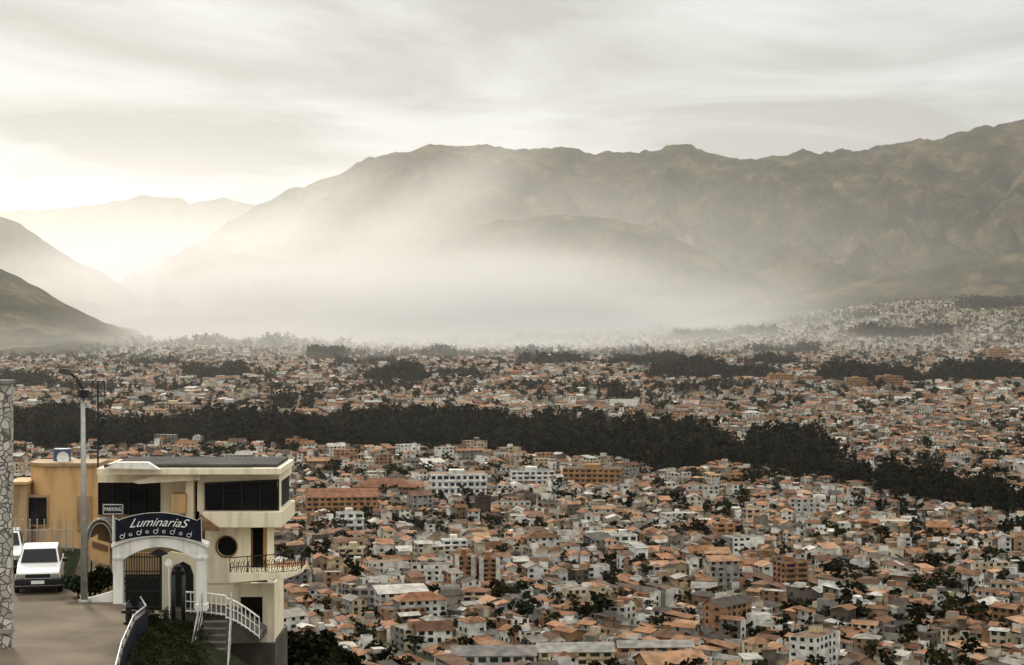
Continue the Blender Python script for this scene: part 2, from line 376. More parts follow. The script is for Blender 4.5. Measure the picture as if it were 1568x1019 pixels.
def variant(kind,n,seed,size):
    r=np.random.default_rng(seed); L=[]; T=limb((0,0,-.05),(r.uniform(-.02,.02),0,.8),.018,.006)
    if kind=='euc':
        for k in range(9):
            z=.22+k*.085; w=.15*(1-abs(z-.5)*.9); L.append((r.uniform(-.09,.09),r.uniform(-.09,.09),z,w*r.uniform(.7,1.2),.085))
            if n>100: T+=limb((0,0,z-.08),(L[-1][0],L[-1][1],z),.006,.003)
    elif kind=='pine':
        for k in range(8):
            z=.15+k*.1; L.append((r.uniform(-.02,.02),r.uniform(-.02,.02),z,.2*(1.02-z)+.015,.07))
    else:
        T=limb((0,0,-.05),(0,0,.5),.035,.015)
        for k in range(8):
            an=k*2.4; rr=r.uniform(.1,.28); L.append((rr*math.cos(an),rr*math.sin(an),r.uniform(.35,.8),r.uniform(.13,.22),r.uniform(.1,.18)))
            if n>200: T+=limb((0,0,.3),L[-1][:3],.012,.005)
    q,c=leafcloud(n,L,size,r)
    T=np.array(T); quads=np.concatenate([q,T]); isT=np.concatenate([np.zeros(len(q)),np.ones(len(T))]); cc=np.concatenate([c,np.ones(len(T))])
    return quads,cc,isT
M_leaf=attrmat('foliage',.95,.8,.8,.0)
def treemass(name,place,variants,leafc=(.030,.038,.018),parent=None,barkc=(.07,.055,.04)):
    place=np.asarray(place); Q=[];C=[]
    vid=rng.integers(0,len(variants),len(place))
    for vi,(quads,cc,isT) in enumerate(variants):
        P=place[vid==vi]
        if len(P)==0: continue
        th=rng.uniform(0,6.28,len(P)); ct,s_=np.cos(th),np.sin(th)
        x=quads[None,:,:,0]*ct[:,None,None]-quads[None,:,:,1]*s_[:,None,None]; y=quads[None,:,:,0]*s_[:,None,None]+quads[None,:,:,1]*ct[:,None,None]
        z=np.broadcast_to(quads[None,:,:,2],x.shape)
        W=(P[:,3]*P[:,4])[:,None,None]
        v=np.stack([x*W+P[:,0][:,None,None],y*W+P[:,1][:,None,None],z*P[:,3][:,None,None]+P[:,2][:,None,None]],-1)
        Q.append(v.reshape(-1,4,3))
        tint=rng.uniform(.55,1.45,len(P)); hue=rng.uniform(-.15,.25,len(P))
        base=np.array(leafc); col=cc[None,:,None]*tint[:,None,None]*base*np.stack([1+hue,np.ones(len(P)),1-hue],1)[:,None,:]
        col=np.where(isT[None,:,None]>0,np.array(barkc),col); C.append(col.reshape(-1,3))
    Q=np.concatenate(Q);C=np.concatenate(C); n=len(Q)
    return mesh_np(name,Q.reshape(-1,3),np.arange(n*4).reshape(-1,4),C,M_leaf,parent)
EU=[variant('euc',90,s,.055) for s in range(6)]
EU2=[variant('euc',50,20+s,.065) for s in range(4)]
BL=[variant('round',75,40+s,.1) for s in range(6)]
BL2=[variant('round',36,60+s,.14) for s in range(4)]
X=rng.uniform(-900,900,60000);Y=rng.uniform(1050,2350,60000)
m=in_belt(X,Y)&(np.abs(X)<.33*Y)
gap=np.sin(X/31+Y/77)*np.sin(X/53-Y/41); m&=(rng.random(60000)<np.where(gap<-.6,.4,1))
X=X[m];Y=Y[m]
A=1800*1300*m.mean(); k=min(len(X),int(A/50)); X=X[:k];Y=Y[:k]
hn=np.sin(X/47)*np.sin(Y/61+X/90)+.7*np.sin(X/19+Y/35)
h=np.clip(21+7*hn+rng.normal(0,4,k),9,38)*np.where(Y<1500,.85,1)
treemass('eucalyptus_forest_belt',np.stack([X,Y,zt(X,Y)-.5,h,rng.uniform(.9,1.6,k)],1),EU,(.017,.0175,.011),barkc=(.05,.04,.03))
print('belt',k)
pl=[]
for c in clumps:
    cy=GY(c[1]); 
    hw=c[2]/F*cy; hd=c[3]/(c[1]-HY)*cy; N=int(min(math.pi*hw*hd/80,1000)*c[5])
    r=np.sqrt(rng.random(N)); t=rng.uniform(0,6.28,N)
    x=SX(c[0],cy)+r*np.cos(t)*hw; y=cy+r*np.sin(t)*hd
    x=x*y/cy
    hn=1+.25*np.sin(x/41)+.15*np.sin(x/17)
    pl.append(np.stack([x,y,zt(x,y)-.5,c[4]*rng.uniform(.45,1.2,N)*hn,rng.uniform(1,1.6,N)],1))
pl=np.concatenate(pl); print('clump',len(pl))
treemass('distant_tree_clumps',pl,EU2,(.015,.016,.010))
def scat(N,y0,y1):
    Y=np.sqrt(rng.uniform(y0**2,y1**2,N)); X=rng.uniform(-.33,.33,N)*Y
    m=~in_belt(X,Y); d=np.sqrt((X[:,None]-foot[:,0])**2+(Y[:,None]-foot[:,1])**2); m&=(d>foot[:,2]).all(1)
    nn=np.sin(X/43+Y/71)*np.sin(X/67-Y/39); m&=rng.random(N)<np.clip(.5+nn*.7,.08,1)
    return X[m],Y[m]
X,Y=scat(18000,560,2300); h=rng.uniform(3.5,8.5,len(X))+np.where(rng.random(len(X))<.06,6,0)
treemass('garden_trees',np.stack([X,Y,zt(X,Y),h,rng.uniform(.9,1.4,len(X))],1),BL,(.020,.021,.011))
X,Y=scat(32000,2300,8600); h=rng.uniform(6,18,len(X))
treemass('distant_trees',np.stack([X,Y,zt(X,Y),h,rng.uniform(.9,1.5,len(X))],1),BL2+EU2,(.016,.017,.010))
X=rng.uniform(-250,260,900);Y=rng.uniform(250,620,900)
treemass('hillside_trees',np.stack([X,Y,zt(X,Y)-1,rng.uniform(5,9,900),rng.uniform(1,1.4,900)],1),BL,(.020,.022,.011))
# ================= FOREGROUND
M_cream=mat('cream_painted_plaster',(.80,.70,.51),.75,.12,1.0,bump=.05,streak=True)
M_white=mat('white_painted_plaster',(.80,.77,.70),.7,.13,1.0,streak=True)
M_yel=mat('ochre_plaster',(.53,.33,.15),.8,.16,.8,streak=True)
M_tan=mat('tan_plaster',(.33,.22,.12),.85,.2,.8,streak=True)
M_dkglass=mat('tinted_glass',(.010,.010,.011),.2,.3,1,spec=.2)
M_blk=mat('black_iron',(.015,.015,.015),.45,.2,5)
M_navy=mat('navy_sign_board',(.014,.015,.024),.6,.2,2,spec=.1)
M_roof=mat('roof_membrane',(.08,.075,.07),.95,.2,.8,spec=.05)
M_road=mat('asphalt',(.185,.145,.105),.95,.12,.45,col2=(.105,.082,.06),bump=.2,spec=.1)
M_conc=mat('concrete',(.30,.27,.23),.9,.22,1.5,bump=.1)
M_cdark=mat('weathered_concrete',(.10,.085,.068),.95,.25,1.5,bump=.1)
M_steel=mat('galvanised_steel',(.38,.37,.34),.45,.15,4,metal=.4)
M_dark=mat('painted_interior_shade',(.015,.013,.011),.9,.2,1)  # near-black colour stands in for the shade inside openings
M_tile=mat('clay_roof_tiles',(.26,.15,.07),.85,.3,6)
M_grass=mat('grass_bank',(.028,.032,.012),.95,.3,4,col2=(.008,.011,.006),bump=.8,spec=.05)
M_carw=mat('white_car_paint',(.78,.77,.74),.25,.03,1,spec=.5)
M_rub=mat('black_rubber',(.02,.02,.02),.8,.1,5)
M_lens=mat('headlamp_glass',(.30,.30,.28),.15,.1,5,spec=.6)
M_can=mat('polycarbonate_canopy',(.40,.43,.41),.3,.1,2,spec=.5)
M_wt=mat('white_sign_paint',(.8,.8,.76),.5,.03,3)
M_blue=mat('blue_water_tank',(.05,.08,.16),.5,.1,3)
M_red=mat('brown_sign',(.16,.08,.045),.6,.1,3)
ZR=SZ(912,71)
M_stone=bpy.data.materials.new('stone_cladding'); M_stone.use_nodes=True
nt=M_stone.node_tree; bs=nt.nodes['Principled BSDF']; tc=nt.nodes.new('ShaderNodeTexCoord')
v1=nt.nodes.new('ShaderNodeTexVoronoi'); v1.feature='DISTANCE_TO_EDGE'; v1.inputs['Scale'].default_value=4.5
v2=nt.nodes.new('ShaderNodeTexVoronoi'); v2.inputs['Scale'].default_value=4.5
r=nt.nodes.new('ShaderNodeValToRGB'); r.color_ramp.elements[0].position=.03; r.color_ramp.elements[1].position=.07
hs=nt.nodes.new('ShaderNodeMix'); hs.data_type='RGBA'; hs.inputs[6].default_value=(.12,.10,.08,1)
sc=nt.nodes.new('ShaderNodeValToRGB'); sc.color_ramp.elements[0].color=(.30,.28,.24,1); sc.color_ramp.elements[1].color=(.62,.59,.52,1)
for v in(v1,v2): nt.links.new(tc.outputs['Object'],v.inputs['Vector'])
nt.links.new(v1.outputs['Distance'],r.inputs['Fac']); nt.links.new(v2.outputs['Color'],sc.inputs['Fac'])
nt.links.new(r.outputs['Color'],hs.inputs[0]); nt.links.new(sc.outputs['Color'],hs.inputs[7]); nt.links.new(hs.outputs[2],bs.inputs['Base Color'])
bs.inputs['Roughness'].default_value=.9
bp=nt.nodes.new('ShaderNodeBump'); bp.inputs['Distance'].default_value=.04; nt.links.new(r.outputs['Color'],bp.inputs['Height']); nt.links.new(bp.outputs['Normal'],bs.inputs['Normal'])
p=empty('stone_pillar')
B().box(SX(-45,60),SX(17,60),60,60.3,ZR-1.5,SZ(588,60)).done('shaft',M_stone,p,.02)
B().box(SX(-50,60)-.03,SX(17,60)+.04,59.93,60.37,SZ(588,60)+.002,SZ(582,60)).done('cap',M_conc,p,.01)
B().box(SX(-50,60),SX(17,60)+.02,59.9,60.3,SZ(970,60),SZ(963,60)).done('ledge',M_conc,p,.01)
# road
edge=[(-9,40),(-10.6,50),(-11.75,57.2),(-12.35,62),(-12.35,64.1),(-12.9,66),(-13.5,67.6),(-14.3,69.6),(-15.2,71),(-16.3,71.9),(-16.9,75),(-17.3,80),(-18,90)]
b=B(); 
for (a,c) in zip(edge[:-1],edge[1:]): b.quad((-60,a[1],ZR),(a[0],a[1],ZR),(c[0],c[1],ZR),(-60,c[1],ZR))
b.done('road',M_road)
p=empty('roadside_parapet')
b=B(); b1=B()
ee=edge[:6]
for a,c in zip(ee[:-1],ee[1:]):
    n=len(b.v); z0,z1,d0,d1=-1.4,.55,0,.14
    b.v+=[(a[0]+d0,a[1],ZR+z0),(a[0]+d1,a[1],ZR+z0),(c[0]+d1,c[1],ZR+z0),(c[0]+d0,c[1],ZR+z0),(a[0]+d0,a[1],ZR+z1),(a[0]+d1,a[1],ZR+z1),(c[0]+d1,c[1],ZR+z1),(c[0]+d0,c[1],ZR+z1)]
    b.f+=[tuple(n+i for i in q) for q in [(4,5,6,7),(0,1,5,4),(1,2,6,5),(2,3,7,6),(3,0,4,7)]]
b1.path([(e[0]+.07,e[1],ZR+.70) for e in ee],.028)
bk=B()
for a,c in zip(ee[:-1],ee[1:]):
    n=max(1,int(abs(c[1]-a[1])/1.3))
    for i in range(n): t=i/n; x=a[0]+(c[0]-a[0])*t+.07; y=a[1]+(c[1]-a[1])*t; bk.tube((x,y,ZR+.5),(x,y,ZR+.70),.025,k=6)
b.done('wall',M_navy,p); b1.done('top_rail',M_steel,p); bk.done('posts',M_blk,p)
b=B(); b2=[]
for i in range(24):
    Yb=45+i*1.0; x0=np.interp(Yb,[e[1] for e in edge],[e[0] for e in edge])+.12
    row=[]
    for j in range(14):
        t=j/13; row.append((x0+t*9,Yb,ZR-.15-t*t*6.5-t*1.2+random.uniform(-.05,.05)))
    b2.append(row)
for i in range(23):
    for j in range(13): b.quad(b2[i][j],b2[i][j+1],b2[i+1][j+1],b2[i+1][j])
b.done('grass_bank',M_grass)
pts=[]
for i in range(320):
    Yb=random.uniform(54,67.5); x0=np.interp(Yb,[e[1] for e in edge],[e[0] for e in edge])+.35; t=random.random()*.22
    pts.append((x0+t*9,Yb,ZR-.25-t*t*6.5-t*1.2,random.uniform(.2,.5),1.5))
treemass('shrubs_on_bank',pts,[variant('round',110,91+s,.045) for s in range(3)],(.022,.025,.011))
p=empty('concrete_stairs'); b=B()
for k in range(12):
    y=67.2-k*.42; z=SZ(950,67.2)-k*.165
    b.box(SX(312,67)+.02*k,SX(348,67)+.05*k,y-.42,y,z-1.5-.001*k,z)
b.done('steps',M_cdark,p,.01)
b=B()
def rail(b,pts,h,n,r=.028,mid=True,balr=.012,bals=0):
    pts=[Vector(q) for q in pts]; up=Vector((0,0,h))
    b.path([q+up for q in pts],r)
    if mid: b.path([q+up*.5 for q in pts],r*.7); b.path([q+up*.1 for q in pts],r*.7)
    for a,c in zip(pts[:-1],pts[1:]):
        for i in range(n+1):
            t=i/n; q=a.lerp(c,t); b.tube(q-Vector((0,0,.15)),q+up,r*.9)
        for i in range(bals):
            t=(i+.5)/bals; q=a.lerp(c,t); b.tube(q+up*.1,q+up,balr)
z0=SZ(950,67.2)
for xx,dx in((SX(308,67),.02),(SX(353,67),.05)):
    rail(b,[(xx,67.2,z0),(xx+dx*12,62.2,z0-12*.165)],.95,4)
b.done('handrails',M_steel,p)
# ---- main building
p=empty('restaurant_building')
B().pbox(148,430,717,727,71.0,4.2).done('roof_slab',M_cream,p,.02)
B().box(SX(168,71.3),SX(424,71.3),71.35,75.0,SZ(717,71)+.003,SZ(717,71)+.12).done('roof_covering',M_roof,p,.02)
B().box(SX(158,71.1),SX(386,71.1),71.2,71.32,SZ(717,71)+.003,SZ(712,71)).done('roof_kerb_front',M_roof,p)
B().prism([(160,717),(178,708),(226,708),(243,719)],71.0-.35,.33).done('roof_gablet',M_white,p)
B().prism([(200,738),(246,727),(306,727),(306,735),(212,741)],71.4,.3).done('eave_band',M_cream,p)
B().pbox(303,428,727.1,739,72.0,4).done('upper_wall_head',M_cream,p)
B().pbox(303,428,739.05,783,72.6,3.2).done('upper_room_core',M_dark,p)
B().pbox(302,313,739.05,783,72.0,.59).done('upper_pier',M_cream,p)
B().pbox(422,428,739.05,783,72.0,.59).done('upper_pier_corner',M_cream,p)
b=B()
b.prism([(315,741),(424,736),(427,782),(317,784)],71.85,.08); b.done('ribbon_window',M_dkglass,p)
b=B()
for x in(314,342,370,398,426): b.prism([(x-1,740-(x-314)*.045),(x+1,740-(x-314)*.045),(x+1.4,784),(x-.6,784)],71.8,.04)
b.prism([(313,739),(427,734),(427,737),(313,742)],71.79,.06); b.prism([(314,752),(427,748),(427,749),(314,753)],71.81,.03)
b.done('window_mullions',M_blk,p)
B().pbox(150,302,727.1,739,73.0,2.2).done('left_wall_head',M_cream,p)
B().pbox(150,246,739.05,788,73.3,.1).done('left_window',M_dkglass,p)
b=B()
for x in(151,174,198,222,245): b.pbox(x-.7,x+.7,739.1,788,73.22,.06)
b.done('left_window_mullions',M_blk,p)
B().pbox(246,286,739.05,788,73.0,.6).done('left_pier',M_cream,p)
B().pbox(284,296,735,800,71.9,.5).done('cream_column',M_cream,p,.01)
B().pbox(262,284,757,786,71.6,.8).done('balcony_box',M_yel,p,.01)
B().pbox(296.2,302,739,800,72.8,.5).done('recess_shade_strip',M_dark,p)  # near-black strip, the recess shade is put into its colour
B().pbox(150,312,788.05,935,73.4,2).done('left_lower_wall',M_tan,p)
B().pbox(310,431,784,808,71.4,4.4).done('floor_band',M_cream,p,.02)
B().prism([(305,789),(332,808),(336,813),(304,813)],71.0,.35).done('tiled_canopy',M_tile,p)
M_Y=72.1
def wall_round():
    b=B(); cx,cy,r=347,837,15; n=32
    ring=[(cx+r*math.cos(2*math.pi*i/n),cy+r*math.sin(2*math.pi*i/n)) for i in range(n)]
    out=[]
    for i in range(n):
        t=2*math.pi*i/n; c,s=math.cos(t),math.sin(t); k=1e9
        if c>1e-6:k=min(k,(384-cx)/c)
        if c<-1e-6:k=min(k,(314-cx)/c)
        if s>1e-6:k=min(k,(893-cy)/s)
        if s<-1e-6:k=min(k,(808.1-cy)/s)
        out.append((cx+c*k,cy+s*k))
    for i in range(n):
        j=(i+1)%n
        b.quad(*[(SX(a,M_Y),M_Y,SZ(q,M_Y)) for a,q in(ring[i],ring[j],out[j],out[i])])
        b.quad(*[(SX(a,M_Y),yy,SZ(q,M_Y)) for (a,q),yy in((ring[i],M_Y),(ring[j],M_Y),(ring[j],M_Y+.25),(ring[i],M_Y+.25))])
    corners=[(384,893),(314,893),(314,808.1),(384,808.1)]
    for cxx,cyy in corners:
        best=sorted(out,key=lambda o:(o[0]-cxx)**2+(o[1]-cyy)**2)
        a=[o for o in best if abs(o[0]-cxx)<.01][:1]; c=[o for o in best if abs(o[1]-cyy)<.01][:1]
        if a and c: b.quad(*[(SX(u,M_Y),M_Y,SZ(q,M_Y)) for u,q in((cxx,cyy),a[0],c[0])])
    b.done('lower_wall',M_cream,p)
    b=B(); R=[(cx+(r+.3)*math.cos(2*math.pi*i/n),cy+(r+.3)*math.sin(2*math.pi*i/n)) for i in range(n)]
    b.prism(R,M_Y+.2,.03); b.done('round_window_glass',M_dkglass,p)
    b=B(); pts=[(SX(cx+(r+1)*math.cos(2*math.pi*i/n),M_Y),M_Y-.02,SZ(cy+(r+1)*math.sin(2*math.pi*i/n),M_Y)) for i in range(n+1)]
    b.path(pts,.03); b.done('round_window_frame',M_red,p)
wall_round()
b=B(); b.pbox(314,320,808.1,980,72.35,3.4); b.pbox(409,417,808.1,876,71.8,.5); b.done('side_walls',M_cream,p)
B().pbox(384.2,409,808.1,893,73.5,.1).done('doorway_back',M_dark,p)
B().pbox(384.2,387,812,876,72.15,.08).done('door_frame',M_red,p)
B().pbox(403,408.9,808.1,876,72.6,.6).done('door_pier',M_yel,p)
b=B(); b.pbox(314,367,893.1,985,72.15,.3); b.pbox(402,420,893.1,1000,72.15,.3); b.pbox(367.05,401.95,893.1,914,72.15,.3); b.pbox(367.05,401.95,955,1000,72.15,.3); b.pbox(417.5,420,893.1,1000,72.5,3)
b.done('basement_walls',M_cream,p)
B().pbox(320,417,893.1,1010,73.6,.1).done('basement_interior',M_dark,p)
B().pbox(309,421,985,1080,71.95,4).done('foundation',M_cdark,p)
B().prism([(350,877),(440,877),(463,872),(463,877),(440,886),(350,893)],70.6,1.45).done('balcony_slab',M_cream,p,.015)
b=B(); Yb=70.65
rail(b,[(SX(352,Yb),Yb,SZ(884,Yb)),(SX(461,Yb),Yb,SZ(876,Yb))],.72,4,.02,True,.01,0)
for i in range(14):
    x0=352+i*7.8; y0=884-(x0-352)*.073
    pts=[]
    for k in range(9):
        t=k/8*2*math.pi; pts.append((SX(x0+4+3.2*math.cos(t)*(.6 if i%2 else 1),Yb),Yb,SZ(y0-14+9*math.sin(t),Yb)))
    b.path(pts,.012,5); 
    b.path([(SX(x0,Yb),Yb,SZ(y0-2,Yb)),(SX(x0+4,Yb),Yb,SZ(y0-14,Yb)),(SX(x0+8,Yb),Yb,SZ(y0-27,Yb))],.012,5)
rail(b,[(SX(461,Yb),Yb,SZ(876,Yb)),(SX(461,Yb),72,SZ(876,Yb))],.72,3,.02,True,.01,4)
b.done('balcony_railing',M_blk,p)
p=empty('rooftop_antenna'); Y=73.4; b=B()
b.tube((SX(150,Y),Y,SZ(716,Y)),(SX(150,Y),Y,SZ(583,Y)),.035); 
fr=[(141,584),(160,584),(160,607),(141,607),(141,584)]
b.path([(SX(a,Y),Y,SZ(c,Y)) for a,c in fr],.022); b.path([(SX(141,Y),Y,SZ(595,Y)),(SX(160,Y),Y,SZ(595,Y))],.018)
b.tube((SX(150,Y),Y,SZ(650,Y)),(SX(156,Y),Y,SZ(646,Y)),.03); b.tube((SX(154,Y),Y,SZ(652,Y)),(SX(159,Y),Y,SZ(640,Y)),.1,.1)
b.done('mast',M_blk,p)
p=empty('parking_sign'); Y=70.8
B().pbox(157,189,772,788,Y,.05).done('board',M_blk,p)
def text(s,px,py,Y,hpx,mt,parent,name,shear=0,bend=0,width=None):
    cu=bpy.data.curves.new('t','FONT'); cu.body=s; cu.size=hpx/F*Y*1.35; cu.shear=shear; cu.align_x='CENTER'; cu.align_y='CENTER'; cu.extrude=.012; cu.offset=.0
    o=bpy.data.objects.new('t',cu); scene.collection.objects.link(o); bpy.context.view_layer.update()
    me=bpy.data.meshes.new_from_object(o.evaluated_get(bpy.context.evaluated_depsgraph_get())); bpy.data.objects.remove(o)
    xs=[v.co.x for v in me.vertices]; w=max(xs)-min(xs); k=1 if width is None else (width/F*Y)/w
    for v in me.vertices:
        x,y,z=v.co; x*=k; v.co=(SX(px,Y)+x,Y-z,SZ(py,Y)+y-bend*x*x)
    me.materials.append(mt); return new_obj(name,me,parent)
text('PARKING',173,780,Y-.02,6,M_wt,p,'lettering',width=26)
b=B(); b.path([(SX(a,Y-.01),Y-.01,SZ(c,Y)) for a,c in[(158,773),(188,773),(188,787),(158,787),(158,773)]],.01); b.tube((SX(173,Y),Y+.03,SZ(788,Y)),(SX(173,Y),Y+.03,ZR),.03); b.done('frame',M_wt,p)
# ---- gate arch
p=empty('entrance_gate_arch'); Y=69
def arc(x0,x1,ye,ym,n=20): 
    return [(x0+(x1-x0)*i/n, ym+(ye-ym)*((2*i/n-1)**2)) for i in range(n+1)]
top=arc(173,314,838,823); bot=arc(188,300,858,838)
B().prism(top+[(314,934),(300,934)]+bot[::-1]+[(188,934),(173,934)],Y,.45).done('arch',M_white,p,.015)
B().prism(arc(170,317,833,817)+arc(170,317,838.5,822.5)[::-1],Y-.08,.6).done('arch_cornice',M_white,p)
b=B(); b.pbox(171,190,926,936,Y-.05,.6); b.pbox(298,316,926,936,Y-.05,.6); b.pbox(172,189.5,852,857,Y-.04,.55); b.pbox(299,315.5,852,857,Y-.04,.55); b.done('pillar_mouldings',M_white,p,.01)
b=B(); b.prism([(228,848),(243,840),(258,848),(243,853)],Y-.05,.04);b.done('wall_lantern',M_blk,p)
p=empty('restaurant_name_sign')
tp=[(176,793),(183,797)]+[(183+ (299-183)*i/18, 785+11*((2*i/18-1)**2)) for i in range(19)]+[(301,797),(308,793)]
bt=arc(176,309,831,821,18)[::-1]
B().prism(tp+bt,Y-.1,.06).done('board',M_navy,p)
pts=[(SX(a,Y-.11),Y-.11,SZ(c,Y-.11)) for a,c in tp+bt+[tp[0]]]
B().path(pts,.009,5).done('border',M_wt,p)
text('LuminariaS',241,800,Y-.12,14,M_wt,p,'lettering',shear=.55,bend=.055,width=92)
b=B()
for i in range(9):
    x=187+i*12.8; yy=814+8*((x-242)/55)**2
    n=12; r=3.2 if i%2==0 else 2.2
    b.path([(SX(x+r*math.cos(2*math.pi*k/n),Y-.12),Y-.12,SZ(yy+r*.9*math.sin(2*math.pi*k/n),Y-.12)) for k in range(n+1)],.011,5)
    if i%2==0: b.tube((SX(x+r,Y-.12),Y-.12,SZ(yy,Y-.12)),(SX(x+r+1,Y-.12),Y-.12,SZ(yy-6,Y-.12)),.009)
b.done('music_note_motifs',M_wt,p)
p=empty('iron_gate'); b=B(); Y=69.25
for i in range(15):
    x=190+i*3.9; b.tube((SX(x,Y),Y,SZ(932,Y)),(SX(x,Y),Y,SZ(850-3*math.sin(i/14*math.pi),Y)),.018,k=6)
for yy in(930,905,875,853): b.tube((SX(189,Y),Y,SZ(yy,Y)),(SX(246,Y),Y,SZ(yy,Y)),.022,k=6)
for i in range(5):
    x=195+i*11; b.path([(SX(x+5*math.cos(k*.7854),Y-.02),Y-.02,SZ(890+7*math.sin(k*.7854),Y)) for k in range(9)],.014,5)
b.tube((SX(246,Y),Y,SZ(934,Y)),(SX(246,Y),Y,SZ(845,Y)),.05)
b.done('bars',M_blk,p)
p=empty('entrance_porch')
B().pbox(189,246,880,934,71.2,.1).done('opening_shade_panel',M_dark,p)  # solid near-black panel painted as the shade beyond the gate
B().pbox(189,246,846,879.9,71.3,.1).done('far_wall',M_tan,p)
B().prism([(247,934),(247,850),(262,845),(300,852),(300,934)],70.6,.2).done('side_wall',M_cream,p)
B().prism([(262,934),(262,880),(268,866),(280,860),(291,866),(296,880),(296,934)],70.55,.04).done('arched_door',M_dark,p)
p=empty('entrance_handrail'); b=B(); Y=67.6
b.path([(SX(a,Y),Y,SZ(c,Y)) for a,c in[(266,962),(265,880),(267,870),(272,866),(278,870),(281,880),(281,965)]],.075,10); b.done('hoop',M_blk,p,0,True)
b=B(); b.tube((SX(258,Y),Y-.05,SZ(862,Y)),(SX(258,Y),Y,SZ(862,Y)),.13,k=16); b.tube((SX(258,Y),Y,SZ(862,Y)),(SX(260,Y),Y,SZ(960,Y)),.025); b.done('round_sign',M_wt,p)
p=empty('white_terrace_railing'); b=B()
def bal(b,pts,n,h):
    pts=[Vector(q) for q in pts]; up=Vector((0,0,h))
    b.path([q+up for q in pts],.035,8); b.path([q+Vector((0,0,.06)) for q in pts],.03,6); b.path([q+up*.55 for q in pts],.02,6)
    L=len(pts)-1
    for i in range(n+1):
        t=i/n*L; k=min(int(t),L-1); q=pts[k].lerp(pts[k+1],t-k); b.tube(q,q+up,.022,k=6)
Y=69.6
bal(b,[(SX(a,Y),Y,SZ(c,Y)) for a,c in[(284,938),(316,940),(346,944)]],8,.75)
bal(b,[(SX(a,Y-.2),Y-.2,SZ(c,Y)) for a,c in[(346,946),(362,952),(378,962),(397,976)]],8,.75)
b.done('balusters',M_white,p)
B().prism([(250,934),(316,938),(350,944),(397,974),(397,985),(250,985)],69.7,2.2).done('terrace_slab',M_cdark,p)
p=empty('low_white_wall'); b=B()
b.prism([(122,912),(135,916),(173,905),(173,936),(150,934),(124,925)],69.4,.25); b.done('wall',M_white,p,.02)
p=empty('fire_hydrant'); b=B(); Y=64.6; x=SX(197,Y); z=ZR
b.tube((x,Y,z),(x,Y,z+.1),.17,k=14);b.tube((x,Y,z+.1),(x,Y,z+.58),.11,.1,k=14);b.tube((x,Y,z+.58),(x,Y,z+.72),.13,.05,k=14);b.tube((x,Y,z+.72),(x,Y,z+.8),.03,k=8)
b.tube((x-.24,Y,z+.42),(x+.24,Y,z+.42),.06,k=10);b.tube((x,Y-.2,z+.42),(x,Y,z+.42),.08,k=10); b.done('body',M_blk,p)
# ---- left back building
p=empty('ochre_building'); Y=82
x0,x1=SX(40,Y),SX(152,Y); zt0,zb=SZ(714,Y),ZR-.5
b=B(); ring=[(x0,Y+2.2),(x0,Y+.9)]+[(x0+.9-.9*math.cos(t),Y+.9-.9*math.sin(t)) for t in np.linspace(.15,1.57,8)]+[(x1,Y),(x1,Y+2.2)]
n=len(ring)
b.v=[(x,y,zb) for x,y in ring]+[(x,y,zt0) for x,y in ring]
b.f=[(i,(i+1)%n,n+(i+1)%n,n+i) for i in range(n)]+[tuple(range(n,2*n))]
b.done('curved_wall',M_yel,p)
b=B(); b.v=[(x,y-.12,zt0+.004) for x,y in ring]+[(x,y-.12,zt0+.14) for x,y in ring]; b.f=[(i,(i+1)%n,n+(i+1)%n,n+i) for i in range(n)]+[tuple(range(n,2*n)),tuple(range(n))]
b.done('parapet_coping',M_tan,p)
B().pbox(10,41,742,870,81.5,2).done('side_wing',M_tan,p)
B().pbox(10,42,738,742,81.4,2.2).done('side_wing_coping',M_yel,p)
B().pbox(38,74,758,806,81.9,.15).done('window_frame',M_tan,p)
B().pbox(41,71,762,803,81.85,.04).done('window_glass',M_dkglass,p)
B().pbox(55.3,56.7,762,803,81.82,.03).done('window_bar',M_blk,p)
B().pbox(118,140,760,812,81.9,.12).done('window_recess',M_tan,p)
p=empty('rooftop_water_tank'); b=B(); b.tube((SX(95,83.4),83.4,SZ(712,84)-.4),(SX(95,83.4),83.4,SZ(687,83.4)),.4,.36,k=18); b.done('tank',M_blue,p)
p=empty('satellite_dish'); b=B(); c=Vector((SX(97,82.6),82.6,SZ(701,82.6)))
for i in range(16):
    for k,(r0,r1,y0,y1) in enumerate(((0.001,.14,0,-.015),(.14,.27,-.015,-.07))):
        a0,a1=2*math.pi*i/16,2*math.pi*(i+1)/16
        b.quad(*[(c.x+r*math.cos(a),c.y+yy,c.z+r*math.sin(a)) for r,a,yy in((r0,a0,y0),(r1,a0,y1),(r1,a1,y1),(r0,a1,y0))])
b.tube(c,c+Vector((0,-.2,0)),.012); b.tube(c,c-Vector((0,-.1,.5)),.025); b.done('dish',M_wt,p)
p=empty('arched_canopy'); b=B(); Y=72.5
n=12
for i in range(n):
    t0,t1=math.pi*i/n,math.pi*(i+1)/n
    f=lambda t,yy:(SX(154-22*math.cos(t),Y),yy,SZ(828-33*math.sin(t),Y))
    b.quad(f(t0,Y),f(t1,Y),f(t1,Y+3.5),f(t0,Y+3.5))
o=b.done('shell',M_can,p,0,True)
b=B(); b.path([(SX(154-22*math.cos(math.pi*i/n),Y),Y,SZ(828-33*math.sin(math.pi*i/n),Y)) for i in range(n+1)],.05); 
b.path([(SX(154-17*math.cos(math.pi*i/n),Y),Y,SZ(828-27*math.sin(math.pi*i/n),Y)) for i in range(n+1)],.03)
for a in(133,175): b.tube((SX(a,Y),Y,SZ(828,Y)),(SX(a,Y),Y,ZR),.05)
b.done('ribs',M_steel,p)
p=empty('notice_board'); B().prism([(138,824),(168,832),(168,866),(138,858)],71.6,.06).done('panel',M_yel,p); B().prism([(141,829),(165,836),(165,845),(141,838)],71.55,.03).done('header',M_red,p)
